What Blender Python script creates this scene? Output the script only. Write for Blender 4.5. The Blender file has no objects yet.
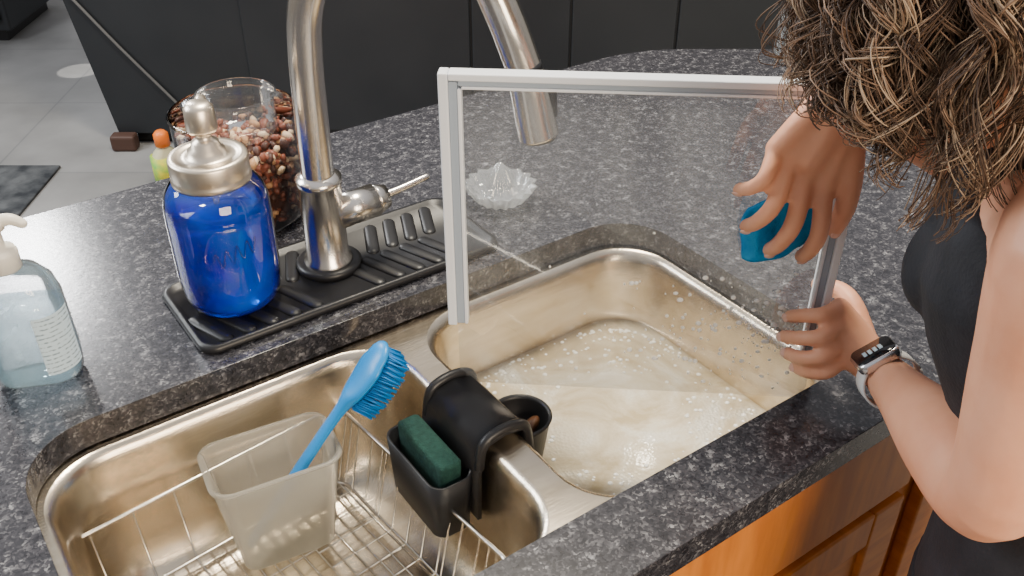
import bpy, bmesh, math, random
from mathutils import Vector, Matrix, Quaternion
random.seed(7)
ZC=0.91   # counter top height; everything is authored relative to it then lifted
def FR(F,R,z):   # room frame rotated about Z (the angled cabinet wall's axes)
    return Vector((.578*F+.816*R, .816*F-.578*R, z))
scene=bpy.context.scene
# ---------------- materials ----------------
def newmat(name):
    m=bpy.data.materials.new(name); m.use_nodes=True
    nt=m.node_tree; b=nt.nodes['Principled BSDF']; return m,nt,b
def col(c): return (c[0],c[1],c[2],1)
def pmat(name,c,rough=.5,metal=0,c2=None,scale=20,bump=0,bscale=100,stretch=None,trans=0,ior=1.45,coat=0,sss=0,spec=None):
    m,nt,b=newmat(name)
    b.inputs['Base Color'].default_value=col(c); b.inputs['Roughness'].default_value=rough
    b.inputs['Metallic'].default_value=metal; b.inputs['Transmission Weight'].default_value=trans
    b.inputs['IOR'].default_value=ior; b.inputs['Coat Weight'].default_value=coat
    if spec is not None: b.inputs['Specular IOR Level'].default_value=spec
    if sss:
        b.inputs['Subsurface Weight'].default_value=sss
        b.inputs['Subsurface Radius'].default_value=(.02,.008,.004); b.inputs['Subsurface Scale'].default_value=.5
    tc=nt.nodes.new('ShaderNodeTexCoord'); mp=nt.nodes.new('ShaderNodeMapping')
    nt.links.new(tc.outputs['Object'],mp.inputs[0])
    if stretch: mp.inputs['Scale'].default_value=stretch
    if c2:
        n=nt.nodes.new('ShaderNodeTexNoise'); n.inputs['Scale'].default_value=scale; n.inputs['Detail'].default_value=4
        r=nt.nodes.new('ShaderNodeValToRGB'); r.color_ramp.elements[0].position=.35; r.color_ramp.elements[1].position=.65
        r.color_ramp.elements[0].color=col(c); r.color_ramp.elements[1].color=col(c2)
        nt.links.new(mp.outputs[0],n.inputs['Vector']); nt.links.new(n.outputs[0],r.inputs[0]); nt.links.new(r.outputs[0],b.inputs['Base Color'])
    if bump:
        n=nt.nodes.new('ShaderNodeTexNoise'); n.inputs['Scale'].default_value=bscale; n.inputs['Detail'].default_value=5
        bp=nt.nodes.new('ShaderNodeBump'); bp.inputs['Strength'].default_value=bump; bp.inputs['Distance'].default_value=.002
        nt.links.new(mp.outputs[0],n.inputs['Vector']); nt.links.new(n.outputs[0],bp.inputs['Height']); nt.links.new(bp.outputs[0],b.inputs['Normal'])
    return m
def thin_glass(name,tint=(1,1,1),refl=1.0,haze=0.0,rough=.02,hcol=(.85,.87,.88),hs=6,hstretch=None):
    m=bpy.data.materials.new(name); m.use_nodes=True; nt=m.node_tree; nt.nodes.clear()
    o=nt.nodes.new('ShaderNodeOutputMaterial'); t=nt.nodes.new('ShaderNodeBsdfTransparent'); t.inputs[0].default_value=col(tint)
    g=nt.nodes.new('ShaderNodeBsdfGlossy'); g.inputs['Roughness'].default_value=rough
    f=nt.nodes.new('ShaderNodeFresnel'); f.inputs[0].default_value=1.45
    mm=nt.nodes.new('ShaderNodeMath'); mm.operation='MULTIPLY'; mm.inputs[1].default_value=refl
    mx=nt.nodes.new('ShaderNodeMixShader')
    nt.links.new(f.outputs[0],mm.inputs[0]); nt.links.new(mm.outputs[0],mx.inputs[0])
    nt.links.new(t.outputs[0],mx.inputs[1]); nt.links.new(g.outputs[0],mx.inputs[2])
    last=mx
    if haze:
        d=nt.nodes.new('ShaderNodeBsdfDiffuse'); d.inputs[0].default_value=col(hcol)
        tl=nt.nodes.new('ShaderNodeBsdfTranslucent'); tl.inputs[0].default_value=col(hcol)
        dm=nt.nodes.new('ShaderNodeMixShader'); nt.links.new(d.outputs[0],dm.inputs[1]); nt.links.new(tl.outputs[0],dm.inputs[2])
        n=nt.nodes.new('ShaderNodeTexNoise'); n.inputs['Scale'].default_value=hs; n.inputs['Detail'].default_value=6
        tc=nt.nodes.new('ShaderNodeTexCoord'); mp=nt.nodes.new('ShaderNodeMapping')
        if hstretch: mp.inputs['Scale'].default_value=hstretch
        nt.links.new(tc.outputs['Object'],mp.inputs[0]); nt.links.new(mp.outputs[0],n.inputs['Vector'])
        pw=nt.nodes.new('ShaderNodeMath'); pw.operation='POWER'; pw.inputs[1].default_value=2.0 if hstretch else 1.0
        nt.links.new(n.outputs[0],pw.inputs[0])
        m2=nt.nodes.new('ShaderNodeMath'); m2.operation='MULTIPLY'; m2.inputs[1].default_value=haze*2
        nt.links.new(pw.outputs[0],m2.inputs[0])
        mx2=nt.nodes.new('ShaderNodeMixShader'); nt.links.new(m2.outputs[0],mx2.inputs[0])
        nt.links.new(mx.outputs[0],mx2.inputs[1]); nt.links.new(dm.outputs[0],mx2.inputs[2]); last=mx2
    nt.links.new(last.outputs[0],o.inputs[0]); return m
def granite():
    m,nt,b=newmat('granite_dark')
    tc=nt.nodes.new('ShaderNodeTexCoord')
    v=nt.nodes.new('ShaderNodeTexVoronoi'); v.inputs['Scale'].default_value=380
    w=nt.nodes.new('ShaderNodeTexNoise'); w.inputs['Scale'].default_value=140; w.inputs['Detail'].default_value=3
    add=nt.nodes.new('ShaderNodeMixRGB'); add.blend_type='ADD'; add.inputs[0].default_value=.010
    nt.links.new(tc.outputs['Object'],w.inputs['Vector']); nt.links.new(tc.outputs['Object'],add.inputs[1]); nt.links.new(w.outputs['Color'],add.inputs[2])
    nt.links.new(add.outputs[0],v.inputs['Vector'])
    sp=nt.nodes.new('ShaderNodeSeparateColor'); nt.links.new(v.outputs['Color'],sp.inputs[0])
    n=nt.nodes.new('ShaderNodeTexNoise'); n.inputs['Scale'].default_value=70; n.inputs['Detail'].default_value=6
    nt.links.new(tc.outputs['Object'],n.inputs['Vector'])
    ma=nt.nodes.new('ShaderNodeMath'); ma.operation='MULTIPLY_ADD'; ma.inputs[1].default_value=.42
    mb=nt.nodes.new('ShaderNodeMath'); mb.operation='MULTIPLY'; mb.inputs[1].default_value=.82
    nt.links.new(n.outputs[0],mb.inputs[0]); nt.links.new(sp.outputs[0],ma.inputs[0]); nt.links.new(mb.outputs[0],ma.inputs[2])
    r=nt.nodes.new('ShaderNodeValToRGB'); e=r.color_ramp.elements
    e[0].position=.3; e[0].color=(.014,.014,.018,1); e[1].position=.97; e[1].color=(.27,.268,.28,1)
    for p,c in((.55,(.028,.028,.034,1)),(.72,(.047,.046,.054,1)),(.83,(.10,.098,.107,1))):
        x=e.new(p); x.color=c
    nt.links.new(ma.outputs[0],r.inputs[0]); nt.links.new(r.outputs[0],b.inputs['Base Color'])
    b.inputs['Roughness'].default_value=.2
    n2=nt.nodes.new('ShaderNodeTexNoise'); n2.inputs['Scale'].default_value=120
    bp=nt.nodes.new('ShaderNodeBump'); bp.inputs['Strength'].default_value=.08; bp.inputs['Distance'].default_value=.001
    nt.links.new(tc.outputs['Object'],n2.inputs['Vector']); nt.links.new(n2.outputs[0],bp.inputs['Height']); nt.links.new(bp.outputs[0],b.inputs['Normal'])
    return m
M_gran=granite()
M_steel=pmat('brushed_steel',(.70,.61,.49),.26,1,c2=(.60,.51,.39),scale=8,bump=.12,bscale=60,stretch=(1,8,8))
M_nickel=pmat('brushed_nickel',(.74,.69,.63),.22,1,bump=.04,bscale=200,stretch=(1,1,8))
M_wire=pmat('chrome_wire',(.74,.70,.64),.2,1)
M_black=pmat('black_silicone',(.014,.014,.016),.40,bump=.05,bscale=80)
M_blackpl=pmat('black_plastic',(.012,.012,.014),.3)
M_wood=pmat('maple_orange',(.66,.22,.028),.4,c2=(.50,.145,.016),scale=9,stretch=(1,1,7),bump=.03)
M_woodv=pmat('maple_orange_rail',(.64,.21,.027),.4,c2=(.48,.14,.016),scale=9,stretch=(6,1,1),bump=.03)
M_dark=pmat('charcoal_cabinet_paint',(.014,.017,.021),.45,c2=(.020,.023,.027),scale=3)
M_white=pmat('white_trim_plastic',(.82,.85,.90),.3)
M_grey=pmat('grey_gasket',(.36,.42,.50),.35)
M_pane=thin_glass('pane_glass',(.99,.995,1),2.2,haze=.12,hs=9,hstretch=(2.5,2.5,.7))
M_jar=thin_glass('jar_glass',(.985,.99,.995),2.0)
M_clearplastic=thin_glass('clear_plastic',(.97,.985,1),1.4,haze=.10)
M_frost=thin_glass('frosted_plastic',(.95,.94,.90),.8,haze=.22,rough=.3,hcol=(.74,.69,.60))
M_pump=pmat('satin_pump_metal',(.76,.66,.54),.36,1)
M_skin=pmat('skin',(.74,.335,.195),.46,c2=(.80,.40,.25),scale=18,bump=.14,bscale=160,sss=.1)
M_tank=pmat('black_tank_fabric',(.010,.011,.015),.8,bump=.35,bscale=300,c2=(.017,.018,.024),scale=30)
M_pants=pmat('black_pants_fabric',(.01,.01,.013),.85,bump=.3,bscale=300)
M_shoe=pmat('shoe_leather',(.05,.05,.055),.5)
M_nail=pmat('fingernail',(.84,.50,.40),.25,coat=.3)
M_eye=pmat('eye_white',(.8,.8,.78),.15); M_iris=pmat('iris_brown',(.08,.04,.02),.15)
M_lip=pmat('lips',(.5,.17,.14),.4)
H=[pmat('hair_dark',(.055,.03,.018),.5),pmat('hair_brown',(.12,.066,.038),.5),pmat('hair_light',(.22,.13,.08),.48),pmat('hair_highlight',(.38,.27,.18),.48)]
M_blue=pmat('blue_brush_plastic',(.0,.22,.60),.35)
M_bluecloth=pmat('blue_scrub_cloth',(.0,.25,.62),.8,bump=.6,bscale=300,c2=(.02,.36,.74),scale=60)
M_green=pmat('green_sponge',(.006,.040,.032),.9,bump=.8,bscale=500,c2=(.014,.065,.05),scale=150)
M_amber=pmat('amber_reflection',(.10,.04,.015),.4)  # brown reflection painted as a solid colour
M_rug=pmat('rug_weave',(.02,.023,.028),.95,c2=(.10,.105,.11),scale=14,bump=.4)
M_wall=pmat('wall_paint',(.62,.61,.58),.8,bump=.05)
def bluesoap():
    m,nt,b=newmat('blue_dish_soap')
    tc=nt.nodes.new('ShaderNodeTexCoord'); n=nt.nodes.new('ShaderNodeTexNoise'); n.inputs['Scale'].default_value=20; n.inputs['Detail'].default_value=2
    r=nt.nodes.new('ShaderNodeValToRGB'); r.color_ramp.elements[0].position=.35; r.color_ramp.elements[0].color=(0,.018,.80,1); r.color_ramp.elements[1].position=.65; r.color_ramp.elements[1].color=(.0,.20,1,1)
    nt.links.new(tc.outputs['Object'],n.inputs['Vector']); nt.links.new(n.outputs[0],r.inputs[0]); nt.links.new(r.outputs[0],b.inputs['Base Color'])
    b.inputs['Roughness'].default_value=.02; b.inputs['IOR'].default_value=1.33; b.inputs['Transmission Weight'].default_value=.62
    return m
M_blueliq=bluesoap()
# ---------------- mesh helpers ----------------
def mk(name,bm,mat,parent=None,smooth=True,mods=None):
    me=bpy.data.meshes.new(name); bmesh.ops.recalc_face_normals(bm,faces=bm.faces[:]); bm.to_mesh(me); bm.free()
    mats=mat if isinstance(mat,(list,tuple)) else [mat]
    for m in mats: me.materials.append(m)
    if smooth: me.shade_smooth()
    o=bpy.data.objects.new(name,me); scene.collection.objects.link(o)
    if parent: o.parent=parent
    return o
def empty(name):
    e=bpy.data.objects.new(name,None); e.empty_display_size=.05; scene.collection.objects.link(e); return e
def bev(o,w=.003,seg=3,ang=40):
    m=o.modifiers.new('b','BEVEL'); m.width=w; m.segments=seg; m.limit_method='ANGLE'; m.angle_limit=math.radians(ang)
    return o
def box(bm,lo,hi,mtx=None,mi=0):
    vs=[bm.verts.new((x,y,z)) for x in(lo[0],hi[0]) for y in(lo[1],hi[1]) for z in(lo[2],hi[2])]
    if mtx: 
        for v in vs: v.co=mtx@v.co
    for f in((0,1,3,2),(4,6,7,5),(0,4,5,1),(2,3,7,6),(0,2,6,4),(1,5,7,3)):
        fc=bm.faces.new([vs[i] for i in f]); fc.material_index=mi
def boxo(name,lo,hi,mat,parent=None,w=.003,mtx=None):
    bm=bmesh.new(); box(bm,lo,hi,mtx); o=mk(name,bm,mat,parent,smooth=False)
    if w: bev(o,w)
    return o
def rings(bm,loops,close=True,cap0=True,cap1=True,mi=0):
    vr=[[bm.verts.new(p) for p in L] for L in loops]; n=len(vr[0])
    for a,b in zip(vr[:-1],vr[1:]):
        for i in range(n):
            j=(i+1)%n
            f=bm.faces.new((a[i],a[j],b[j],b[i])); f.material_index=mi
    if cap0: bm.faces.new(vr[0][::-1]).material_index=mi
    if cap1: bm.faces.new(vr[-1]).material_index=mi
    return vr
def lathe(bm,prof,c=(0,0,0),n=48,mi=0,cap0=True,cap1=True,fl=None):
    L=[]
    for r,z in prof:
        L.append([Vector((c[0]+r*(1 if not fl else fl(2*math.pi*k/n,z))*math.cos(2*math.pi*k/n),c[1]+r*(1 if not fl else fl(2*math.pi*k/n,z))*math.sin(2*math.pi*k/n),c[2]+z)) for k in range(n)])
    rings(bm,L,cap0=cap0,cap1=cap1,mi=mi)
def cr(P,per=6):
    P=[list(p) for p in P]; Q=[P[0]]+P+[P[-1]]; out=[]
    for i in range(1,len(Q)-2):
        for k in range(per):
            t=k/per; a,b,c,d=Q[i-1],Q[i],Q[i+1],Q[i+2]
            out.append([.5*((2*b[j])+(-a[j]+c[j])*t+(2*a[j]-5*b[j]+4*c[j]-d[j])*t*t+(-a[j]+3*b[j]-3*c[j]+d[j])*t**3) for j in range(len(b))])
    out.append(P[-1]); return out
def tube(bm,pts,rad,seg=14,per=5,round_=True,flat=1.0,up=None,mi=0,smoothp=True):
    pts=[Vector(p) for p in pts]
    if not isinstance(rad,(list,tuple)): rad=[rad]*len(pts)
    if not isinstance(flat,(list,tuple)): flat=[flat]*len(pts)
    D=[[p.x,p.y,p.z,r,f] for p,r,f in zip(pts,rad,flat)]
    S=cr(D,per) if smoothp and len(D)>1 else D
    C=[Vector(s[:3]) for s in S]; Rr=[s[3] for s in S]; Fl=[s[4] for s in S]
    T=[]
    for i in range(len(C)):
        a=C[max(i-1,0)]; b=C[min(i+1,len(C)-1)]; T.append((b-a).normalized())
    if round_:
        k=4; pre=[];post=[]
        for i in range(k):
            an=(math.pi/2)*(i/k)
            pre.append((C[0]-T[0]*Rr[0]*math.cos(an)*.98,max(Rr[0]*math.sin(an),Rr[0]*.12),Fl[0],T[0]))
            post.append((C[-1]+T[-1]*Rr[-1]*math.cos(an)*.98,max(Rr[-1]*math.sin(an),Rr[-1]*.12),Fl[-1],T[-1]))
        A=pre+[(c,r,f,t) for c,r,f,t in zip(C,Rr,Fl,T)]+post[::-1]
    else: A=[(c,r,f,t) for c,r,f,t in zip(C,Rr,Fl,T)]
    u=Vector(up) if up is not None else (Vector((0,0,1)) if abs(A[0][3].z)<.9 else Vector((1,0,0)))
    L=[]
    for c,r,f,t in A:
        if up is not None: u=Vector(up)
        u=(u-t*u.dot(t)).normalized(); s=t.cross(u)
        L.append([c+s*(r*math.cos(2*math.pi*k/seg))+u*(r*f*math.sin(2*math.pi*k/seg)) for k in range(seg)])
    rings(bm,L,mi=mi)
def ell(bm,c,r,mtx=None,u=20,v=12,mi=0):
    g=bmesh.ops.create_uvsphere(bm,u_segments=u,v_segments=v,radius=1)
    for x in g['verts']:
        p=Vector((x.co.x*r[0],x.co.y*r[1],x.co.z*r[2]))+Vector(c)
        x.co=mtx@p if mtx else p
def rr(cx,cy,hx,hy,r,z,n=8):
    P=[]
    for sx,sy,a0 in((1,1,0),(-1,1,90),(-1,-1,180),(1,-1,270)):
        for k in range(n+1):
            a=math.radians(a0+90*k/n); P.append(Vector((cx+sx*(hx-r)+r*math.cos(a),cy+sy*(hy-r)+r*math.sin(a),z)))
    return P
def rrr(cx,cy,hx,hy,r,z,n=8,ang=0):
    return [Vector((cx+(p.x)*math.cos(ang)-(p.y)*math.sin(ang),cy+(p.x)*math.sin(ang)+(p.y)*math.cos(ang),z)) for p in rr(0,0,hx,hy,r,z,n)]
def plate(bm,loops,mi=0):
    ed=[]
    for L in loops:
        vs=[bm.verts.new(p) for p in L]
        for i in range(len(vs)): ed.append(bm.edges.new((vs[i],vs[(i+1)%len(vs)])))
    g=bmesh.ops.triangle_fill(bm,use_beauty=True,use_dissolve=False,edges=ed)
    return [x for x in g['geom'] if isinstance(x,bmesh.types.BMFace)]
def extr(bm,faces,dz):
    g=bmesh.ops.extrude_face_region(bm,geom=faces)
    for v in g['geom']:
        if isinstance(v,bmesh.types.BMVert): v.co.z+=dz
def remesh(o,vox,it=3,fac=.5):
    m=o.modifiers.new('r','REMESH'); m.mode='VOXEL'; m.voxel_size=vox; m.use_smooth_shade=True
    s=o.modifiers.new('s','SMOOTH'); s.iterations=it; s.factor=fac

# ---------------- room ----------------
def floor_mat():
    m,nt,b=newmat('floor_tile_grey'); tc=nt.nodes.new('ShaderNodeTexCoord'); mp=nt.nodes.new('ShaderNodeMapping')
    mp.inputs['Rotation'].default_value=(0,0,math.radians(35)); nt.links.new(tc.outputs['Object'],mp.inputs[0])
    br=nt.nodes.new('ShaderNodeTexBrick'); br.inputs['Scale'].default_value=1; br.inputs['Brick Width'].default_value=.6; br.inputs['Row Height'].default_value=.6
    br.offset=0; br.inputs['Mortar Size'].default_value=.004
    br.inputs['Color1'].default_value=(.27,.265,.26,1); br.inputs['Color2'].default_value=(.31,.305,.30,1); br.inputs['Mortar'].default_value=(.24,.24,.24,1)
    nt.links.new(mp.outputs[0],br.inputs['Vector'])
    n=nt.nodes.new('ShaderNodeTexNoise'); n.inputs['Scale'].default_value=2.6; n.inputs['Detail'].default_value=7
    nt.links.new(mp.outputs[0],n.inputs['Vector'])
    mx=nt.nodes.new('ShaderNodeMixRGB'); mx.blend_type='OVERLAY'; mx.inputs[0].default_value=.7
    nt.links.new(br.outputs[0],mx.inputs[1]); nt.links.new(n.outputs[0],mx.inputs[2]); nt.links.new(mx.outputs[0],b.inputs['Base Color'])
    b.inputs['Roughness'].default_value=.35; return m
boxo('floor',(-4,-3,-.96),(7,8,-.91),floor_mat(),w=0)
boxo('wall_back',(-4,8,-.91),(7,8.1,1.7),M_wall,w=0)
boxo('wall_right',(7,-3,-.91),(7.1,8,1.7),M_wall,w=0)
RM=Matrix(((.816,.578,0,0),(-.578,.816,0,0),(0,0,1,0),(0,0,0,1)))
cab=empty('charcoal_cabinet')
bm=bmesh.new(); box(bm,(-1.43,3.2,-.86),(2.6,3.9,.9),RM)
for v in bm.verts:
    if v.co.z>0 and (RM.inverted()@v.co).x<0: v.co+=RM.to_3x3()@Vector((-.28,0,0))
o=mk('carcass',bm,M_dark,cab,smooth=False); bev(o,.004)
boxo('toe_kick',(-1.38,3.24,-.91),(2.55,3.85,-.86),M_blackpl,cab,0,RM)
x=-.92
for i,w in enumerate((.78,.34,.36,.36,.36,.36,.5,.4)):
    boxo('door_panel_%d'%i,(x+.004,3.185,-.84),(x+w-.004,3.2,.89),M_dark,cab,.004,RM); x+=w
boxo('wooden_foot',(-1.45,3.15,-.91),(-1.36,3.2,-.85),pmat('brown_foot',(.07,.035,.025),.6),cab,.01,RM)
bm=bmesh.new(); tube(bm,[FR(3.19,-1.60,-.20),FR(3.19,-1.49,-.335),FR(3.19,-1.35,-.53),FR(3.19,-1.19,-.74)],.005)
mk('diagonal_line',bm,pmat('line_grey',(.12,.12,.12),.5))  # thin grey tube running diagonally across the cabinet front
sd=empty('dark_sideboard'); boxo('carcass',(-4.2,4.25,-.85),(-2.27,4.8,0.1),M_dark,sd,.01,RM)
boxo('plinth',(-4.15,4.3,-.91),(-2.32,4.75,-.85),M_blackpl,sd,0,RM)
boxo('drawer_1',(-3.2,4.23,-.8),(-2.3,4.25,-.4),M_dark,sd,.005,RM); boxo('drawer_2',(-3.2,4.23,-.38),(-2.3,4.25,.05),M_dark,sd,.005,RM)
boxo('woven_rug',(-3.2,2.2,-.91),(-1.588,3.03,-.9),M_rug,None,.003,RM)
# ---------------- island ----------------
isl=empty('kitchen_island')
def fil(P,rads,n=8):
    out=[]
    N=len(P)
    for i in range(N):
        p=Vector(P[i]); a=(Vector(P[i-1])-p).normalized(); b=(Vector(P[(i+1)%N])-p).normalized(); r=rads[i]
        s=p+a*r; e=p+b*r
        for k in range(n+1):
            t=k/n; out.append(s*(1-t)**2+p*2*t*(1-t)+e*t*t)
    return out
out=fil([(-1.1,.37,0),(1.445,.37,0),(1.445,1.117,0),(1.2,1.29,0),(-1.1,1.29,0)],[.03,.03,.08,.1,.03])
hole=rr(.39,.6385,.395,.1915,.075,0,10)
bm=bmesh.new(); fs=plate(bm,[out,hole]); extr(bm,fs,-.033); o=mk('granite_countertop',bm,M_gran,isl,smooth=False); bev(o,.004,3,50)
boxo('cabinet_front',(-1.05,.405,-.81),(1.40,.412,-.036),M_woodv,isl,0)
boxo('cabinet_back',(-1.05,1.15,-.81),(1.2,1.17,-.036),M_wood,isl,0)
boxo('cabinet_end_1',(-1.05,.425,-.81),(-1.03,1.15,-.036),M_wood,isl,0)
boxo('cabinet_end_2',(1.38,.425,-.81),(1.40,1.05,-.036),M_wood,isl,0)
boxo('toe_kick',(-1.03,.46,-.91),(1.38,1.1,-.81),M_blackpl,isl,0)
xx=-1.03
for i,w in enumerate((.45,.45,.45,.45,.45)):
    boxo('drawer_front_%d'%i,(xx+.008,.387,-.185),(xx+w-.008,.405,-.06),M_woodv,isl,.004)
    z0,z1=-.79,-.205
    boxo('door_panel_%d'%i,(xx+.05,.396,z0+.04),(xx+w-.05,.403,z1-.04),M_wood,isl,.002)
    boxo('door_stile_a%d'%i,(xx+.008,.387,z0),(xx+.062,.405,z1),M_wood,isl,.003)
    boxo('door_stile_b%d'%i,(xx+w-.062,.387,z0),(xx+w-.008,.405,z1),M_wood,isl,.003)
    boxo('door_rail_a%d'%i,(xx+.062,.388,z0),(xx+w-.062,.405,z0+.055),M_woodv,isl,.003)
    boxo('door_rail_b%d'%i,(xx+.062,.388,z1-.055),(xx+w-.062,.405,z1),M_woodv,isl,.003)
    xx+=w+.03
# ---------------- sink ----------------
sink=empty('double_bowl_sink')
Lb=(.2,.6385,.199,.184); Rb=(.604,.6385,.178,.184)
bm=bmesh.new()
fs=plate(bm,[rr(.39,.6385,.43,.222,.09,-.035,10),rr(*Lb,.07,-.035,10),rr(*Rb,.07,-.035,10)])
mk('sink_flange',bm,M_steel,sink)
prof=[(0,-.035),(.003,-.0362),(.007,-.041),(.0095,-.050),(.012,-.08),(.018,-.17),(.024,-.19),(.036,-.203),(.055,-.21),(.08,-.212),(.13,-.214)]
for nm,B in(('bowl_1',Lb),('bowl_2',Rb)):
    bm=bmesh.new()
    rings(bm,[rr(B[0],B[1],B[2]-o_,B[3]-o_,max(.07-o_*.35,.02),z,10) for o_,z in prof],cap0=False)
    mk(nm,bm,M_steel,sink)
bm=bmesh.new(); lathe(bm,[(.001,-.208),(.03,-.209),(.042,-.2085),(.045,-.211),(.045,-.216)],(.2,.62,0)); mk('drain',bm,M_wire,sink)
def water():
    m,nt,b=newmat('soapy_water'); tc=nt.nodes.new('ShaderNodeTexCoord')
    n=nt.nodes.new('ShaderNodeTexNoise'); n.inputs['Scale'].default_value=8; n.inputs['Detail'].default_value=9; n.inputs['Roughness'].default_value=.62; n.inputs['Distortion'].default_value=1.2
    r=nt.nodes.new('ShaderNodeValToRGB'); r.color_ramp.elements[0].position=.40; r.color_ramp.elements[0].color=(.58,.47,.29,1); r.color_ramp.elements[1].position=.64; r.color_ramp.elements[1].color=(.90,.86,.76,1)
    xe=r.color_ramp.elements.new(.52); xe.color=(.76,.67,.50,1)
    nt.links.new(tc.outputs['Object'],n.inputs['Vector']); nt.links.new(n.outputs[0],r.inputs[0])
    v=nt.nodes.new('ShaderNodeTexVoronoi'); v.inputs['Scale'].default_value=240; bp=nt.nodes.new('ShaderNodeBump'); bp.inputs['Distance'].default_value=.003
    pr=nt.nodes.new('ShaderNodeMapRange'); pr.inputs['From Min'].default_value=.48; pr.inputs['From Max'].default_value=.66; pr.inputs['To Min'].default_value=.05; pr.inputs['To Max'].default_value=.5
    nt.links.new(n.outputs[0],pr.inputs['Value']); nt.links.new(pr.outputs[0],bp.inputs['Strength'])
    nt.links.new(r.outputs[0],b.inputs['Base Color'])
    nt.links.new(tc.outputs['Object'],v.inputs['Vector']); nt.links.new(v.outputs[0],bp.inputs['Height']); nt.links.new(bp.outputs[0],b.inputs['Normal'])
    b.inputs['Roughness'].default_value=.22; return m
M_foam=pmat('foam_bubble',(.92,.90,.84),.25)
bm=bmesh.new(); rings(bm,[rr(.604,.6385,.1615,.1675,.064,-.145,10),rr(.604,.6385,.1628,.1688,.064,-.139,10)],cap0=False)
nf=len(bm.faces)
for k in range(420):
    a=random.uniform(0,6.283); t=random.random()
    x_=.604+.156*math.copysign(abs(math.cos(a))**.6,math.cos(a))*(1-t*t*.5); y_=.6385+.162*math.copysign(abs(math.sin(a))**.6,math.sin(a))*(1-t*t*.5)
    s=random.uniform(.0010,.0034); ell(bm,(x_,y_,-.139),(s,s,s*.5),None,8,6)
bm.faces.ensure_lookup_table()
for f in bm.faces[nf:]: f.material_index=1
mk('soapy_water',bm,[water(),M_foam])
# ---------------- drying mat ----------------
mat_=empty('faucet_drying_mat')
bm=bmesh.new()
rings(bm,[rr(.395,.93,.195,.075,.02,.0005),rr(.395,.93,.197,.077,.02,.004),rr(.395,.93,.195,.075,.02,.010),rr(.395,.93,.190,.070,.018,.010),rr(.395,.93,.187,.067,.016,.005)],cap0=True)
mk('tray',bm,M_black,mat_)
bm=bmesh.new()
for row,(ya,yb) in enumerate(((.872,.922),(.938,.988))):
    for i in range(12):
        x0=.222+i*.0275
        if .335<x0<.42 and row==1: continue
        if .345<x0<.40: continue
        d_=.022 if row else -.018
        tube(bm,[(x0+.008,ya,.005),(x0+.008+d_,yb,.005)],.0085,seg=8,flat=.42,up=(0,0,1),smoothp=False)
mk('ridges',bm,M_black,mat_)
bm=bmesh.new(); lathe(bm,[(.030,.004),(.038,.004),(.040,.012),(.036,.015),(.030,.015)],(.39,.94,0),cap0=False,cap1=False); mk('collar',bm,M_black,mat_)
# ---------------- faucet ----------------
fa=empty('gooseneck_faucet'); fx,fy=.39,.94
def S(s,z): return Vector((fx+.667*s,fy-.745*s,z))
bm=bmesh.new(); lathe(bm,[(.0295,.001),(.0295,.018),(.0255,.022),(.0255,.118),(.0268,.119),(.0268,.127),(.02,.13),(.0185,.131)],(fx,fy,0)); mk('body',bm,M_nickel,fa)
bm=bmesh.new(); tube(bm,[S(0,.12),S(0.001,.2),S(.004,.28),S(.013,.335),S(.043,.395),S(.09,.425),S(.15,.42),S(.195,.385),S(.222,.335),S(.245,.275)],.0188,seg=28,per=8,round_=False); mk('gooseneck',bm,M_nickel,fa)
bm=bmesh.new(); tube(bm,[S(.2425,.281),S(.2455,.274)],.0196,seg=28,round_=False,smoothp=False); mk('joint_ring',bm,M_blackpl,fa)
bm=bmesh.new(); tube(bm,[S(.2455,.274),S(.25,.255),S(.256,.225),S(.2605,.206)],[.0200,.0210,.0218,.0220],seg=28,round_=False); mk('spray_head',bm,M_nickel,fa)
bm=bmesh.new(); tube(bm,[S(.2602,.2075),S(.261,.203)],[.0195,.0185],seg=24,round_=False,smoothp=False); mk('nozzle',bm,M_blackpl,fa)
bm=bmesh.new(); p=S(.253,.243); q=Vector((.816,-.578,0)); tube(bm,[p+q*.019+Vector((0,0,.014)),p+q*.0205+Vector((0,0,-.012))],.006,seg=12); mk('spray_button',bm,M_blackpl,fa)
bm=bmesh.new(); tube(bm,[(fx+.015,fy-.004,.075),(fx+.066,fy-.008,.079)],.0205,seg=28,round_=False,smoothp=False)
tube(bm,[(fx+.066,fy-.008,.079),(fx+.070,fy-.008,.0793),(fx+.082,fy-.009,.08)],[.0185,.018,.014],seg=28,round_=False,smoothp=False); mk('valve_cylinder',bm,M_nickel,fa)
bm=bmesh.new(); tube(bm,[(fx+.070,fy-.008,.08),(fx+.10,fy-.010,.084),(fx+.138,fy-.011,.09)],[.0055,.0048,.004],seg=14); mk('lever',bm,M_nickel,fa)
# ---------------- blue soap jar ----------------
sj=empty('blue_soap_dispenser_jar'); jc=(.267,.934,.0115)
k_=.93
def sc(P): return [(r*k_,z*.94) for r,z in P]
jp=sc([(.045,.0),(.052,.002),(.056,.008),(.0595,.02),(.061,.05),(.061,.118),(.060,.138),(.056,.152),(.048,.163),(.042,.168),(.042,.176)])
bm=bmesh.new(); lathe(bm,jp,jc,64,cap1=False); mk('glass',bm,M_jar,sj)
bm=bmesh.new(); lathe(bm,sc([(.043,.004),(.053,.008),(.0572,.02),(.0592,.05),(.0592,.118),(.0585,.131)]),jc,64); mk('soap',bm,M_blueliq,sj)
bm=bmesh.new()
lathe(bm,sc([(.0445,.163),(.0455,.164),(.0455,.169),(.0445,.171),(.0450,.174),(.0450,.191),(.0435,.194),(.036,.1945),(.035,.193),(.022,.194),(.021,.201),(.0165,.204),(.0155,.210),(.0105,.213),(.0085,.215),(.0085,.222),(.016,.223),(.0175,.227),(.0165,.250),(.0115,.256)]),jc,48); mk('lid_and_pump',bm,M_pump,sj)
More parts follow.
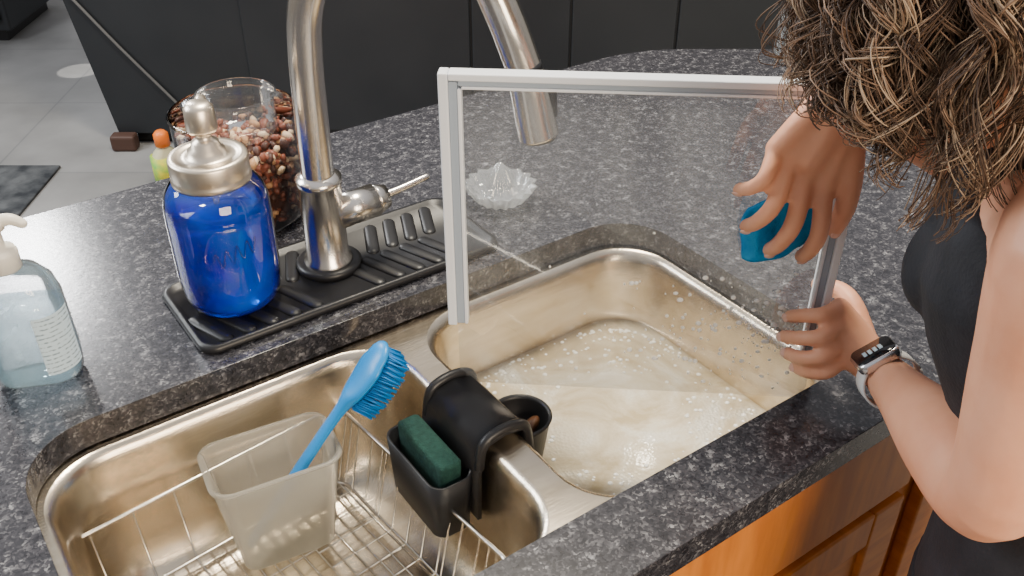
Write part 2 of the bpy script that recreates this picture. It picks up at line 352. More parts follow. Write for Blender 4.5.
bm=bmesh.new(); z=jc[2]; tube(bm,[(jc[0],jc[1],z+.228),(jc[0]+.012,jc[1]+.028,z+.230),(jc[0]+.018,jc[1]+.05,z+.222)],[.0075,.0065,.005],seg=12); mk('pump_spout',bm,M_pump,sj)
bm=bmesh.new(); tube(bm,[(jc[0],jc[1],z+.125),(jc[0],jc[1],z+.17)],.0035,seg=10); mk('dip_tube',bm,M_clearplastic,sj)
bm=bmesh.new()
va=math.atan2(-.955,-.262)+.15
P=[]
for k in range(60):
    t=k/59; a=va-.42+.84*t; zz=z+.088+.009*math.sin(t*26)+.012*(t-.5)
    P.append((jc[0]+.0570*math.cos(a),jc[1]+.0570*math.sin(a),zz))
tube(bm,P,.0009,seg=6,per=2); mk('embossed_script',bm,M_jar,sj)
# ---------------- nut canister ----------------
nc=empty('glass_canister_of_nuts'); cc=(.362,1.120,0)
bm=bmesh.new(); lathe(bm,[(.06,.002),(.07,.004),(.076,.012),(.078,.03),(.078,.13),(.079,.148),(.0805,.152),(.078,.154)],cc,64,cap1=False); mk('glass',bm,M_jar,nc)
bm=bmesh.new()
lathe(bm,[(.058,.012),(.063,.02),(.063,.10),(.05,.108)],cc,24,mi=0)
for k in range(950):
    a=random.uniform(0,6.283); zz=random.uniform(.014,.118)
    r=random.choice([random.uniform(.060,.070)]*3+[random.uniform(0,.066)])
    if r<.060: zz=random.uniform(.103,.120)
    m=Matrix.Translation((cc[0]+r*math.cos(a),cc[1]+r*math.sin(a),zz))@Quaternion((random.gauss(0,1),random.gauss(0,1),random.gauss(0,1),random.gauss(0,1))).normalized().to_matrix().to_4x4()
    s=random.uniform(.8,1.2); mi=random.choice([0,0,1,1,1,2,3])
    g=bmesh.ops.create_icosphere(bm,subdivisions=1,radius=1)
    for v in g['verts']: v.co=m@Vector((v.co.x*.0085*s,v.co.y*.0055*s,v.co.z*.0045*s))
    for v in g['verts']:
        for f in v.link_faces: f.material_index=mi
mk('mixed_nuts',bm,[pmat('nut_dark',(.06,.02,.012),.5),pmat('nut_red',(.20,.055,.028),.45),pmat('nut_tan',(.45,.24,.11),.5),pmat('nut_cream',(.68,.50,.32),.5)],nc)
bm=bmesh.new(); c2=(.372,1.130,.112); lathe(bm,[(.036,0),(.044,.004),(.047,.012),(.047,.045),(.049,.052),(.0515,.056),(.050,.058)],c2,48,cap1=False); mk('inner_glass_cup',bm,thin_glass('cup_glass',(.98,.985,.99),1.6,haze=.05),nc)
# ---------------- glass juicer ----------------
bm=bmesh.new(); gj=(.66,.96,0)
fl=lambda a,z:1+.07*math.cos(16*a)
lathe(bm,[(.028,.001),(.032,.003),(.042,.016),(.047,.024),(.0485,.026),(.045,.025),(.040,.018),(.030,.010),(.024,.014),(.020,.028),(.012,.046),(.004,.056),(.001,.058)],gj,128,fl=fl)
mk('glass_citrus_juicer',bm,thin_glass('pressed_glass',(.97,.98,.99),4.5,haze=.22,rough=.08))
# ---------------- hand sanitizer ----------------
hs=empty('hand_sanitizer_bottle'); hb=(.050,.930)
ra=math.radians(-25)
bm=bmesh.new(); rings(bm,[rrr(*hb,a,b_,c_,z_,8,ra) for a,b_,c_,z_ in((.036,.022,.02,.001),(.042,.028,.025,.006),(.044,.030,.027,.03),(.043,.029,.027,.100),(.039,.027,.025,.117),(.028,.022,.02,.130),(.014,.014,.0135,.136),(.0125,.0125,.012,.140))]); mk('bottle',bm,M_clearplastic,hs)
bm=bmesh.new(); rings(bm,[rrr(*hb,a,b_,c_,z_,8,ra) for a,b_,c_,z_ in((.040,.026,.023,.006),(.042,.028,.025,.03),(.0415,.0275,.025,.088))]); mk('gel',bm,thin_glass('sanitizer_gel',(.88,.95,.98),.3,haze=.24,hcol=(.70,.92,1)),hs)
def labelmat():
    m,nt,b=newmat('printed_label'); tc=nt.nodes.new('ShaderNodeTexCoord'); w=nt.nodes.new('ShaderNodeTexWave'); w.bands_direction='Z'; w.inputs['Scale'].default_value=60; w.inputs['Distortion'].default_value=1
    n=nt.nodes.new('ShaderNodeTexNoise'); n.inputs['Scale'].default_value=260
    nt.links.new(tc.outputs['Object'],w.inputs['Vector']); nt.links.new(tc.outputs['Object'],n.inputs['Vector'])
    mu=nt.nodes.new('ShaderNodeMath'); mu.operation='MULTIPLY'; nt.links.new(w.outputs['Fac'],mu.inputs[0]); nt.links.new(n.outputs[0],mu.inputs[1])
    r=nt.nodes.new('ShaderNodeValToRGB'); r.color_ramp.elements[0].position=.38; r.color_ramp.elements[0].color=(.66,.82,.92,1); r.color_ramp.elements[1].position=.5; r.color_ramp.elements[1].color=(.25,.36,.44,1)
    nt.links.new(mu.outputs[0],r.inputs[0]); nt.links.new(r.outputs[0],b.inputs['Base Color']); return m
bm=bmesh.new()
L=[rrr(*hb,.0447,.0307,.0275,z_,8,ra) for z_ in(.020,.090)]
vr=[[bm.verts.new(p) for p in l] for l in L]; n=len(vr[0])
for i in range(n):
    j=(i+1)%n
    mid=(L[0][i]+L[0][j])/2; loc=mid-Vector((hb[0],hb[1],0)); 
    lx=loc.x*math.cos(-ra)-loc.y*math.sin(-ra); ly=loc.x*math.sin(-ra)+loc.y*math.cos(-ra)
    if ly<-.004 and lx>-.0: bm.faces.new((vr[0][i],vr[0][j],vr[1][j],vr[1][i]))
for v in [v for v in bm.verts if not v.link_faces]: bm.verts.remove(v)
mk('label',bm,labelmat(),hs)
bm=bmesh.new(); lathe(bm,[(.0155,.134),(.0160,.152),(.0140,.157),(.007,.158),(.0065,.177),(.0115,.178),(.012,.186),(.009,.190)],(hb[0],hb[1],0),32)
tube(bm,[(hb[0],hb[1],.184),(hb[0]+.016,hb[1]-.004,.186),(hb[0]+.026,hb[1]-.008,.180)],[.007,.006,.005],seg=10); mk('pump',bm,pmat('white_pump',(.85,.80,.70),.35),hs)
# ---------------- detergent bottle on floor ----------------
db=empty('detergent_bottle'); p=FR(2.85,-1.14,-.91)
bm=bmesh.new(); rings(bm,[rr(p.x,p.y,a,b_,c_,p.z+z_) for a,b_,c_,z_ in((.04,.028,.02,0),(.045,.032,.025,.01),(.046,.033,.025,.12),(.035,.028,.022,.15),(.018,.018,.017,.17),(.016,.016,.015,.18))]); mk('bottle',bm,pmat('clear_yellow',(.65,.62,.40),.3),db)
bm=bmesh.new(); rings(bm,[rr(p.x,p.y,.047,.034,.026,p.z+z_) for z_ in(.03,.14)]); mk('label',bm,pmat('yellow_green_label',(.85,.72,.03),.5,c2=(.15,.5,.1),scale=20),db)
bm=bmesh.new(); lathe(bm,[(.024,.175),(.024,.215),(.014,.225)],p,24); mk('cap',bm,pmat('orange_cap',(.9,.2,.02),.4),db)
# ---------------- wire basket ----------------
wb=empty('wire_sink_basket')
cxb,cyb,hxb,hyb=.182,.643,.160,.155; wa=math.radians(6)
zt,zb=-.100,-.190
def W(x_,y_,z_):
    dx,dy=x_-cxb,y_-cyb; return Vector((cxb+dx*math.cos(wa)-dy*math.sin(wa),cyb+dx*math.sin(wa)+dy*math.cos(wa),z_))
bm=bmesh.new()
def closed(L,r,seg=8):
    n=len(L); R_=[]
    for i in range(n):
        t=(L[(i+1)%n]-L[i-1]).normalized(); u=Vector((0,0,1)); u=(u-t*u.dot(t)).normalized(); s=t.cross(u)
        R_.append([bm.verts.new(L[i]+s*r*math.cos(6.2832*k/seg)+u*r*math.sin(6.2832*k/seg)) for k in range(seg)])
    for i in range(n):
        a=R_[i]; b=R_[(i+1)%n]
        for k in range(seg): bm.faces.new((a[k],a[(k+1)%seg],b[(k+1)%seg],b[k]))
closed(rrr(cxb,cyb,hxb,hyb,.014,zt,8,wa),.0026); closed(rrr(cxb,cyb,hxb-.02,hyb-.02,.02,zb,8,wa),.0022)
mk('rims',bm,M_wire,wb)
bx0,bx1,by0,by1=cxb-hxb,cxb+hxb,cyb-hyb,cyb+hyb
bm=bmesh.new()
nx=19
for i in range(nx):
    x_=bx0+.026+(bx1-bx0-.052)*i/(nx-1)
    tube(bm,[W(*p) for p in ([(x_,by0,zt),(x_,by0+.02,zb),(x_,by1-.02,zb),(x_,by1,zt)] if i%3==0 else [(x_,by0+.02,zb),(x_,by1-.02,zb)])],.0014,seg=6,smoothp=False)
for i in range(5):
    y_=by0+.032+(by1-by0-.064)*i/4
    tube(bm,[W(*p) for p in [(bx0,y_,zt),(bx0+.02,y_,zb-.003),(bx1-.02,y_,zb-.003),(bx1,y_,zt)]],.0014,seg=6,smoothp=False)
for i in range(11):
    y_=by0+.02+(by1-by0-.04)*i/10
    tube(bm,[W(bx1,y_,zt),W(bx1-.02,y_,zb),W(bx1-.10,y_,zb-.002)],.0014,seg=6,smoothp=False)
for x_ in(bx0+.05,bx1-.05):
    for y_ in(by0+.05,by1-.05): tube(bm,[W(x_,y_,zb),W(x_,y_,-.2085)],.0045,seg=8)
mk('wires',bm,M_wire,wb)
# ---------------- plastic utensil cup + brush ----------------
bm=bmesh.new(); ca=math.radians(-8)
def q(hx,hy,r,z,cx=.213,cy=.733): return rrr(cx,cy,hx,hy,r,z,8,ca)
rings(bm,[q(.045,.024,.012,-.186),q(.050,.029,.015,-.180),q(.066,.040,.02,-.054),q(.069,.043,.021,-.053),q(.069,.043,.021,-.050),q(.0645,.0385,.019,-.051),q(.0485,.0275,.014,-.177)])
mk('plastic_utensil_cup',bm,M_frost)
br=empty('dish_brush')
A=Vector((.175,.728,-.155)); B=Vector((.266,.720,-.045)); C=Vector((.292,.716,-.014)); E=Vector((.333,.713,.031))
bm=bmesh.new(); nrm=Vector((.72,-.25,-.62)).normalized()
tube(bm,[A,A.lerp(B,.5),B,C,C.lerp(E,.35),C.lerp(E,.8),E],[.008,.0095,.0085,.009,.020,.025,.021],seg=18,flat=[.6,.6,.6,.7,.34,.30,.34],up=nrm); mk('handle_and_head',bm,M_blue,br)
bm=bmesh.new(); d=(E-C).normalized(); sd_=d.cross(nrm).normalized()
for i in range(15):
    for j in range(9):
        f=i/14; w=.023*math.sin(math.pi*(.2+.60*f)); 
        b0=C.lerp(E,.10+1.10*f)+sd_*((j-4)/4*w)+nrm*.004
        tip=b0+nrm*(.024+random.uniform(-.001,.001))+d*random.uniform(-.002,.002)+sd_*((j-4)*.0006)
        for m_ in range(5):
            o_=Vector((random.uniform(-1,1),random.uniform(-1,1),random.uniform(-1,1)))*.0014
            tube(bm,[b0,tip+o_],.0008,seg=4,round_=False,smoothp=False)
mk('bristles',bm,pmat('blue_bristle',(.0,.17,.52),.4),br)
# ---------------- sink caddy ----------------
cd=empty('silicone_sink_caddy')
bm=bmesh.new()
arc=[(.379,-.125),(.380,-.06),(.383,-.038),(.391,-.027),(.411,-.023),(.431,-.027),(.439,-.038),(.442,-.06),(.443,-.105)]
def strap(y0,y1,th=.005):
    o_=[];n=len(arc)
    for i,(x_,z_) in enumerate(arc):
        a=Vector(arc[max(i-1,0)]); b=Vector(arc[min(i+1,n-1)]); t=(b-a).normalized(); nn=Vector((-t.y,t.x))
        o_.append((x_,z_,x_+nn.x*th,z_+nn.y*th))
    L=[[Vector((x_,y0,z_)),Vector((x_,y1,z_)),Vector((x2,y1,z2)),Vector((x2,y0,z2))] for x_,z_,x2,z2 in o_]
    rings(bm,L)
strap(.590,.700)
for y_ in(.594,.696): tube(bm,[(x_,y_,z_+.006) for x_,z_ in arc[1:-1]],.0055,seg=8)
o=mk('strap',bm,M_black,cd)
bm=bmesh.new()
c=(.353,.650); rings(bm,[rr(*c,.018,.048,.012,-.142),rr(*c,.022,.052,.014,-.137),rr(*c,.0255,.056,.016,-.062),rr(*c,.0230,.053,.014,-.062),rr(*c,.019,.050,.012,-.132)]); mk('front_pocket',bm,M_black,cd)
bm=bmesh.new()
c3=(.4675,.645,0); lathe(bm,[(.018,-.134),(.026,-.130),(.034,-.070),(.036,-.066),(.033,-.064),(.031,-.070),(.024,-.126)],c3,36); mk('rear_cup',bm,M_black,cd)
bm=bmesh.new(); tube(bm,[(c3[0]+.0,c3[1]+.010,-.116),(c3[0]+.010,c3[1]-.006,-.084)],[.013,.015],seg=18,flat=.5); mk('cup_reflection',bm,M_amber,cd)  # solid amber piece standing in for a brown reflection in the cup
bm=bmesh.new(); rings(bm,[rr(.353,.650,.012,.042,.006,-.130),rr(.354,.650,.013,.046,.006,-.058),rr(.354,.650,.013,.046,.006,-.048),rr(.354,.650,.011,.043,.006,-.045)]); o=mk('green_sponge',bm,M_green)
# ---------------- glass shelf panel ----------------
gp=empty('glass_shelf_panel')
P0=Vector((.420,.698,0)); P1=Vector((.712,.457,0)); e=(P1-P0).normalized(); LN=(P1-P0).length; nn=Vector((-e.y,e.x,0))
PM=Matrix(((e.x,nn.x,0,P0.x),(e.y,nn.y,0,P0.y),(0,0,1,0),(0,0,0,1)))
zt_=.328
bm=bmesh.new()
vs=[bm.verts.new(PM@Vector(p)) for p in((.004,0,-.030),(LN-.004,0,-.030),(LN-.004,0,zt_-.006),(.004,0,zt_-.006))]; bm.faces.new(vs); mk('glass_pane',bm,M_pane,gp,smooth=False)
boxo('trim_left_outer',(-.005,-.008,.052),(.004,.008,zt_),M_white,gp,.0015,PM)
boxo('trim_left_mid',(.004,-.005,.053),(.012,.005,zt_-.009),M_grey,gp,.001,PM)
boxo('trim_left_inner',(.012,-.006,.053),(.0155,.006,zt_-.015),M_white,gp,.001,PM)
boxo('trim_top_outer',(.0042,-.008,zt_-.007),(LN-.0085,.008,zt_),M_white,gp,.0015,PM)
boxo('trim_top_mid',(.0125,-.005,zt_-.0125),(LN-.012,.005,zt_-.0072),M_grey,gp,.001,PM)
boxo('trim_top_inner',(.0158,-.006,zt_-.0155),(LN-.0158,.006,zt_-.0127),M_white,gp,.001,PM)
boxo('trim_right_outer',(LN-.008,-.008,.01),(LN,.008,zt_),M_white,gp,.0015,PM)
boxo('trim_right_mid',(LN-.0145,-.005,.011),(LN-.0082,.005,zt_-.009),M_grey,gp,.001,PM)
boxo('trim_right_inner',(LN-.018,-.006,.011),(LN-.0147,.006,zt_-.016),M_white,gp,.001,PM)
bm=bmesh.new()
for k in range(260):
    u_=LN*(1-abs(random.gauss(0,.25))); z_=random.gauss(.055,.042)
    if u_<.05 or u_>LN-.025 or z_<-.02 or z_>.28: continue
    s=random.choice([.0007,.0008,.001,.0014,.002,.0026])
    ell(bm,(u_,-.0010,z_),(s*random.uniform(.8,1.4),.0008,s),PM,8,6)
mk('suds_spots',bm,pmat('soap_foam',(.95,.95,.93),.4),gp)
# clear pitcher at far end of the island
wbt=empty('clear_glass_pitcher'); pc=(1.385,1.08,0)
bm=bmesh.new(); lathe(bm,[(r*.75,z*.8) for r,z in [(.03,.001),(.038,.004),(.041,.02),(.040,.10),(.030,.15),(.026,.18),(.030,.21)]],pc,40,cap1=False); mk('glass',bm,M_clearplastic,wbt)
bm=bmesh.new(); tube(bm,[(pc[0]+.020,pc[1],.15),(pc[0]+.045,pc[1],.145),(pc[0]+.05,pc[1],.10),(pc[0]+.029,pc[1],.06)],.004,seg=10); mk('handle',bm,M_clearplastic,wbt)
# ---------------- woman ----------------
wo=empty('woman')
bm=bmesh.new()
hc=Vector((.640,.342,.437))
fwd=Vector((.22,.72,-.62)).normalized(); upv=Vector((-.05,.5,.75)); upv=(upv-fwd*upv.dot(fwd)).normalized(); rt=fwd.cross(upv)
HM=Matrix(((rt.x,fwd.x,upv.x,hc.x),(rt.y,fwd.y,upv.y,hc.y),(rt.z,fwd.z,upv.z,hc.z),(0,0,0,1)))
ell(bm,(0,-.012,.028),(.072,.088,.078),HM)
ell(bm,(0,.022,-.022),(.060,.062,.078),HM)
ell(bm,(0,.050,-.082),(.028,.026,.022),HM)
ell(bm,(.034,.040,-.025),(.024,.026,.024),HM); ell(bm,(-.034,.040,-.025),(.024,.026,.024),HM)
ell(bm,(0,.068,.022),(.048,.014,.012),HM)
tube(bm,[HM@Vector((0,.078,.015)),HM@Vector((0,.092,-.012)),HM@Vector((0,.098,-.028))],[.007,.009,.0115],seg=12)
ell(bm,(.010,.088,-.031),(.008,.009,.007),HM); ell(bm,(-.010,.088,-.031),(.008,.009,.007),HM)
for s in(1,-1): ell(bm,(s*.072,-.010,-.012),(.008,.018,.030),HM)
tube(bm,[(.700,.220,.335),(.685,.258,.372),(.655,.305,.408)],[.056,.050,.052],seg=20)
def body(bm,g=0,seg=36,rows=None):
    rows=rows or [((.712,.222,.368),.095,.050),((.712,.226,.345),.142,.070),((.712,.230,.30),.150,.088),((.715,.230,.25),.146,.098),((.722,.222,.20),.138,.096),((.730,.205,.14),.124,.088),((.736,.190,.07),.118,.086),((.740,.175,.0),.134,.094),((.742,.162,-.06),.157,.106),((.742,.152,-.12),.164,.110)]
    L=[]
    for c,rx,ry in rows:
        L.append([Vector((c[0]+(rx+g)*math.copysign(abs(math.cos(a))**.85,math.cos(a)),c[1]+(ry+g)*math.copysign(abs(math.sin(a))**.9,math.sin(a)),c[2])) for a in [2*math.pi*k/seg for k in range(seg)]])
    rings(bm,L)
body(bm)
SL=Vector((.583,.212,.335)); EL=Vector((.570,.199,.132)); WL=FR(.731,.358,.056)
SR=Vector((.852,.190,.340)); ER=Vector((.885,.352,.205)); WR=FR(.742,.2765,.336)
tube(bm,[(.67,.228,.34),SL,SL.lerp(EL,.45),EL,EL.lerp(WL,.30),EL.lerp(WL,.7),WL],[.05,.047,.041,.035,.038,.028,.0235],seg=22,flat=[1,1,1,1,1,.92,.8],per=6)
tube(bm,[(.74,.215,.34),SR,SR.lerp(ER,.45),ER,ER.lerp(WR,.30),ER.lerp(WR,.7),WR],[.05,.048,.043,.036,.036,.027,.0225],seg=22,per=6)
nails=[]
def finger(pts,r0=.0088,r1=.0070,mr=.0125,wrist=None,nd=None):
    P=[FR(*p) for p in pts]; n=len(P)
    tube(bm,P,[r0+(r1-r0)*i/(n-1) for i in range(n)],seg=12,per=5)
    if wrist is not None: tube(bm,[wrist,wrist.lerp(P[0],.5),P[0]],[.014,.0125,.0098],seg=12)
    nails.append((P[-1],(P[-1]-P[-2]).normalized(),nd,r1))
dn=FR(-.8,-.1,.5)
finger([(.768,.322,.102),(.752,.302,.104),(.764,.286,.094),(.782,.280,.080)],wrist=WL+FR(.008,-.004,.010),nd=dn)
finger([(.755,.320,.090),(.738,.299,.088),(.750,.281,.077),(.771,.274,.063)],wrist=WL+FR(.003,-.004,.004),nd=dn)
finger([(.746,.322,.075),(.731,.302,.069),(.743,.285,.058),(.764,.279,.047)],wrist=WL+FR(-.002,-.003,-.002),nd=dn)
finger([(.740,.327,.061),(.728,.309,.052),(.738,.294,.043),(.756,.288,.034)],r0=.0078,r1=.0062,wrist=WL+FR(-.005,0,-.006),nd=dn)
finger([(.758,.350,.070),(.788,.344,.088),(.810,.336,.092),(.824,.318,.090)],r0=.0125,r1=.0085,wrist=WL+FR(.006,0,.004),nd=FR(.6,.2,.7))
tube(bm,[WL,FR(.752,.335,.078)],[.020,.017],seg=14,flat=1)
# right hand, back of the hand towards the room, finger pads pressing the scrub cloth on the near face
dR=FR(-1,0,.1)
def f4(K,tip,r0,r1,off):
    (r_a,z_a),(r_b,z_b)=K,tip
    L_=lambda t:(r_a+(r_b-r_a)*t,z_a+(z_b-z_a)*t)
    a,b_=L_(.42),L_(.76)
    finger([(.752,r_a,z_a),(.738,a[0],a[1]),(.750,b_[0],b_[1]),(.769,r_b,z_b)],r0,r1,wrist=WR+off,nd=dR)
f4((.276,.243),(.275,.160),.0092,.0074,FR(.0,.008,-.004))     # index
f4((.257,.253),(.2435,.167),.0094,.0075,FR(0,.003,0))    # middle
f4((.240,.265),(.218,.193),.0090,.0072,FR(0,-.004,.002))     # ring
f4((.228,.281),(.206,.232),.0080,.0064,FR(0,-.009,.004))     # pinky
finger([(.748,.290,.292),(.750,.297,.255),(.754,.300,.222),(.766,.299,.192)],r0=.0125,r1=.0085,wrist=WR+FR(.0,.008,-.004),nd=dR)
tube(bm,[WR,FR(.752,.258,.275)],[.019,.017],seg=14)
o=mk('body_skin',bm,M_skin,wo); remesh(o,.0031,4,.5)
bm=bmesh.new()
for P,t,nd,r in nails:
    nd=(nd-t*nd.dot(t)).normalized(); s=t.cross(nd)
    c_=P+nd*(r*.80)
    m=Matrix(((s.x,t.x,nd.x,c_.x),(s.y,t.y,nd.y,c_.y),(s.z,t.z,nd.z,c_.z),(0,0,0,1)))
    ell(bm,(0,0,0),(.0048,.0060,.0014),m,12,8)
mk('fingernails',bm,M_nail,wo)
bm=bmesh.new()
for s in(1,-1): ell(bm,(s*.030,.070,.004),(.012,.011,.008),HM)
mk('eyes',bm,M_eye,wo)
bm=bmesh.new()
for s in(1,-1): ell(bm,(s*.030,.0785,.002),(.005,.004,.005),HM)
mk('irises',bm,M_iris,wo)
bm=bmesh.new(); ell(bm,(0,.083,-.053),(.021,.008,.0045),HM); ell(bm,(0,.082,-.060),(.018,.008,.005),HM); mk('lips',bm,M_lip,wo)
bm=bmesh.new()
body(bm,.008,rows=[((.712,.236,.318),.132,.084),((.712,.236,.30),.142,.092),((.715,.235,.25),.146,.102),((.722,.225,.20),.140,.102),((.730,.208,.14),.127,.094),((.736,.193,.07),.123,.092),((.740,.178,.0),.139,.099),((.742,.165,-.06),.161,.110),((.742,.155,-.13),.168,.114)])
ell(bm,(.655,.316,.240),(.052,.036,.050)); ell(bm,(.768,.316,.240),(.052,.036,.050))
for x0 in(.622,.800):
    tube(bm,[(x0+.010,.325,.280),(x0+.002,.306,.330),(x0,.262,.372),(x0,.214,.388),(x0,.170,.370),(x0+.010,.145,.29)],.017,seg=12,flat=.5)
o=mk('black_tank_top',bm,M_tank,wo); remesh(o,.004,5,.5)
bm=bmesh.new()
body(bm,.012,rows=[((.742,.170,-.045),.154,.104),((.742,.164,-.08),.160,.108),((.742,.156,-.13),.166,.112),((.742,.150,-.19),.160,.107)])
for s in(-1,1):
    tube(bm,[(.742+s*.082,.150,-.14),(.742+s*.088,.160,-.30),(.742+s*.088,.175,-.48),(.742+s*.088,.155,-.65),(.742+s*.088,.14,-.84)],[.090,.084,.062,.055,.042],seg=20)
o=mk('black_trousers',bm,M_pants,wo); remesh(o,.006,4,.5)
bm=bmesh.new()
for s in(-1,1):
    tube(bm,[(.742+s*.09,.115,-.872),(.742+s*.09,.18,-.872),(.742+s*.095,.28,-.882)],[.036,.040,.028],seg=16,flat=.9)
    tube(bm,[(.742+s*.088,.135,-.80),(.742+s*.088,.135,-.87)],[.036,.036],seg=16)
o=mk('shoes',bm,M_shoe,wo); remesh(o,.005,3,.5)
fd=(WL-EL).normalized(); wc=WL.lerp(EL,.13); nd=FR(-.62,-.35,.72); nd=(nd-fd*nd.dot(fd)).normalized(); s=fd.cross(nd)
WM=Matrix(((s.x,fd.x,nd.x,wc.x),(s.y,fd.y,nd.y,wc.y),(s.z,fd.z,nd.z,wc.z),(0,0,0,1)))
bm=bmesh.new(); rings(bm,[[WM@v for v in rr(0,0,a,b_,.008,z_,6)] for a,b_,z_ in((.018,.015,.022),(.021,.018,.025),(.0215,.0185,.031),(.020,.017,.034))]); mk('watch_case',bm,pmat('watch_aluminium',(.70,.70,.72),.25,1),wo)
bm=bmesh.new(); rings(bm,[[WM@v for v in rr(0,0,a,b_,.007,z_,6)] for a,b_,z_ in((.0195,.0165,.0335),(.019,.016,.0350))]); mk('watch_screen',bm,pmat('watch_screen',(.008,.008,.01),.08),wo)
bm=bmesh.new()
for i in range(4): box(bm,(-.010+i*.0052,-.005,.0350),(-.0065+i*.0052,.004,.0353),WM)
mk('watch_digits',bm,pmat('watch_digits',(.55,.7,.8),.5),wo)
bm=bmesh.new(); L=[]
for k in range(41):
    a=2*math.pi*k/40; r=.0268
    ca_,sa_=math.cos(a)*r,math.sin(a)*r*.93
    w=.0105
    L.append([WM@Vector((ca_,-w,sa_)),WM@Vector((ca_,w,sa_)),WM@Vector((ca_*1.08,w*.9,sa_*1.08)),WM@Vector((ca_*1.08,-w*.9,sa_*1.08))])
rings(bm,L); mk('watch_band',bm,pmat('white_band',(.74,.74,.74),.5),wo)
# hair
bm=bmesh.new(); ell(bm,(0,-.026,.040),(.082,.092,.082),HM,28,18); mk('hair_base',bm,H[0],wo)
cu=bpy.data.curves.new('curly_hair','CURVE'); cu.dimensions='3D'; cu.bevel_depth=1.0; cu.bevel_resolution=0; cu.use_fill_caps=False
for m in H: cu.materials.append(m)
cnt=0
down=Vector((0,0,-1))
while cnt<400:
    d_=Vector((random.gauss(0,1),random.gauss(0,1),random.gauss(0,1))).normalized()
    if d_.y>.35 and d_.z<.45: continue
    if d_.z<-.55: continue
    root=HM@Vector((d_.x*.078,-.024+d_.y*.088,.038+d_.z*.080))
    n_=(root-hc).normalized()
    outw=random.uniform(.012,.036); Ln=random.uniform(.07,.16)
    side=Vector((n_.x,n_.y,0)); 
    p1=root+n_*outw+Vector((0,0,.004)); p2=p1+side*random.uniform(.005,.02)+down*.03
    Rr_=p2.x*.816-p2.y*.578; Ff=p2.x*.578+p2.y*.816
    f_=min(1,max(0,(Rr_-.230)/.05)); tgt=.368*(1-f_)+.284*f_+random.uniform(0,.03)
    if Rr_>.36: tgt=max(tgt,.288+(Rr_-.36)*1.0)
    zend=min(p2.z-.012,max(p2.z-Ln,tgt))
    p3=Vector((p2.x+side.x*.004,p2.y+side.y*.004,(p2.z+zend)/2)); p4=Vector((p3.x-side.x*.012+random.gauss(0,.009),p3.y-side.y*.012+random.gauss(0,.009),zend))
    path=cr([list(root),list(p1),list(p2),list(p3),list(p4)],12)
    turns=random.uniform(1.8,4.2); hr=random.uniform(.006,.014); ph=random.uniform(0,6.28); sg=random.choice([1,-1])
    base=random.choices([0,1,2,3],[3,5,4,2])[0]
    for k in range(11):
        sp=cu.splines.new('POLY'); sp.points.add(len(path)-1); dph=random.gauss(0,.5); dr=random.uniform(.7,1.25)
        off=Vector((random.gauss(0,.002),random.gauss(0,.002),random.gauss(0,.002)))
        rad=random.uniform(.0004,.0009)
        for i,pp in enumerate(path):
            t=i/(len(path)-1); pv=Vector(pp); a=ph+dph*t+sg*turns*6.283*t; amp=hr*dr*min(1,t*3)
            T=(Vector(path[min(i+1,len(path)-1)])-Vector(path[max(i-1,0)])).normalized(); u=T.orthogonal().normalized() if abs(T.z)<.2 else (Vector((1,0,0))-T*T.x).normalized(); v=T.cross(u)
            qv=pv+u*(math.cos(a)*amp)+v*(math.sin(a)*amp)+off*(1+.6*t)
            sp.points[i].co=(qv.x,qv.y,qv.z,1); sp.points[i].radius=rad*(1-.45*t)
        sp.material_index=min(3,max(0,base+random.choice([-1,0,0,1]))); sp.use_smooth=True
    cnt+=1
ho=bpy.data.objects.new('curly_hair',cu); scene.collection.objects.link(ho); ho.parent=wo
# blue scrub cloth between the finger pads and the glass
bm=bmesh.new()
g=bmesh.ops.create_grid(bm,x_segments=20,y_segments=20,size=1)
for v in bm.verts:
    a,b_=v.co.x,v.co.y; n_=max(abs(a),abs(b_)); L_=math.hypot(a,b_) or 1; k=(.7*n_/L_+.3)*(1+.08*math.sin(3*math.atan2(b_,a)+1))
    p=FR(.7805+.0015*math.sin(a*7+b_*4),.250+a*k*.035,.183+b_*k*.032+a*.006); v.co=p
o=mk('blue_scrub_cloth',bm,M_bluecloth); sm=o.modifiers.new('s','SOLIDIFY'); sm.thickness=.006; sm.offset=0

# ---------------- lift to real height ----------------
for ob in scene.objects:
    if ob.parent is None: ob.location.z+=ZC
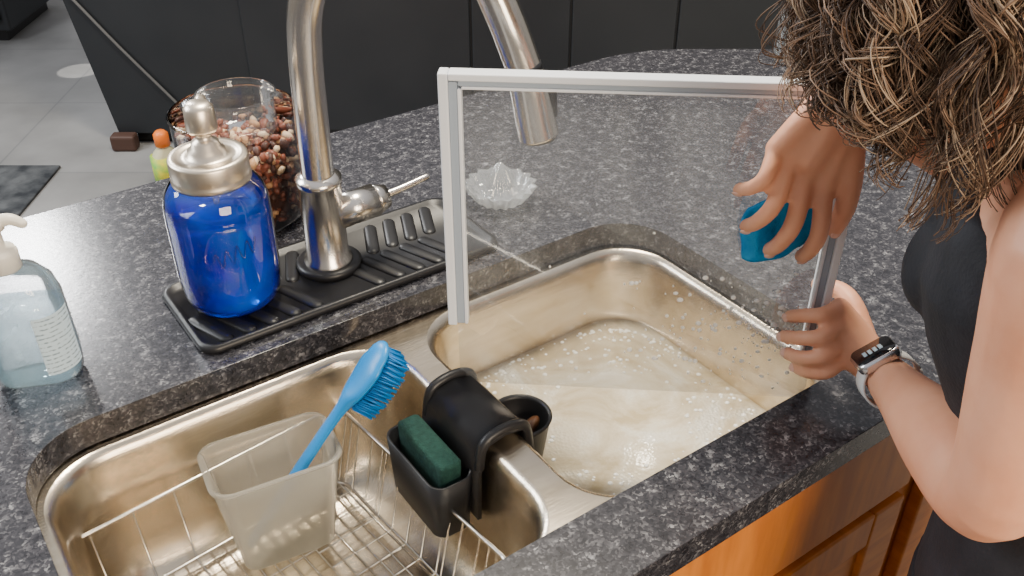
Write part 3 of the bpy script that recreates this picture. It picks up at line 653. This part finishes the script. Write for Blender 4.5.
# ---------------- camera ----------------
th=math.radians(34.4)
cam=bpy.data.cameras.new('camera'); cam.lens=33.75; cam.sensor_width=36; cam.clip_start=.02
co=bpy.data.objects.new('camera',cam); scene.collection.objects.link(co)
co.location=(0,0,.65+ZC); d=Vector((.578*math.cos(th),.816*math.cos(th),-math.sin(th))); co.rotation_euler=d.to_track_quat('-Z','Y').to_euler()
scene.camera=co
# ---------------- light ----------------
w=bpy.data.worlds.new('world'); scene.world=w; w.use_nodes=True; nt=w.node_tree; bg=nt.nodes['Background']
tc=nt.nodes.new('ShaderNodeTexCoord'); sx=nt.nodes.new('ShaderNodeSeparateXYZ'); rp=nt.nodes.new('ShaderNodeValToRGB')
nt.links.new(tc.outputs['Generated'],sx.inputs[0]); nt.links.new(sx.outputs['Z'],rp.inputs[0]); nt.links.new(rp.outputs[0],bg.inputs[0])
rp.color_ramp.elements[0].color=(.32,.29,.25,1); rp.color_ramp.elements[1].color=(.92,.94,1,1); rp.color_ramp.elements[1].position=.8
bg.inputs[1].default_value=.75
def area(n,loc,tgt,size,e,c,sy=None):
    l=bpy.data.lights.new(n,'AREA'); l.energy=e; l.color=c; l.size=size
    if sy: l.shape='RECTANGLE'; l.size_y=sy
    o=bpy.data.objects.new(n,l); scene.collection.objects.link(o); o.location=loc; o.rotation_euler=(Vector(tgt)-Vector(loc)).to_track_quat('-Z','Y').to_euler()
area('window_light_back',(-1.6,3.2,2.6),(.4,.7,.9),1.6,115,(.93,.97,1),1.2)
area('window_light_front',(.2,-2.2,1.9),(.7,.4,.8),1.4,105,(1,.83,.62),1.2)
area('ceiling_light',(.9,1.3,3.2),(.6,.7,.9),.5,105,(1,.90,.72))
area('counter_glint_light',(.25,3.3,2.08),(.06,1.1,.91),.22,30,(1,1,1),.30)  # added lamp, set where the counter mirrors it as a bright spot
sl=bpy.data.lights.new('floor_sun_patch','SPOT'); sl.energy=420; sl.spot_size=math.radians(3.4); sl.spot_blend=.3; sl.color=(1,.97,.9)
so=bpy.data.objects.new('floor_sun_patch',sl); scene.collection.objects.link(so); tg=FR(3.93,-1.86,0); so.location=(tg.x-1.2,tg.y+.5,2.6); so.rotation_euler=(Vector((tg.x,tg.y,0))-so.location).to_track_quat('-Z','Y').to_euler()
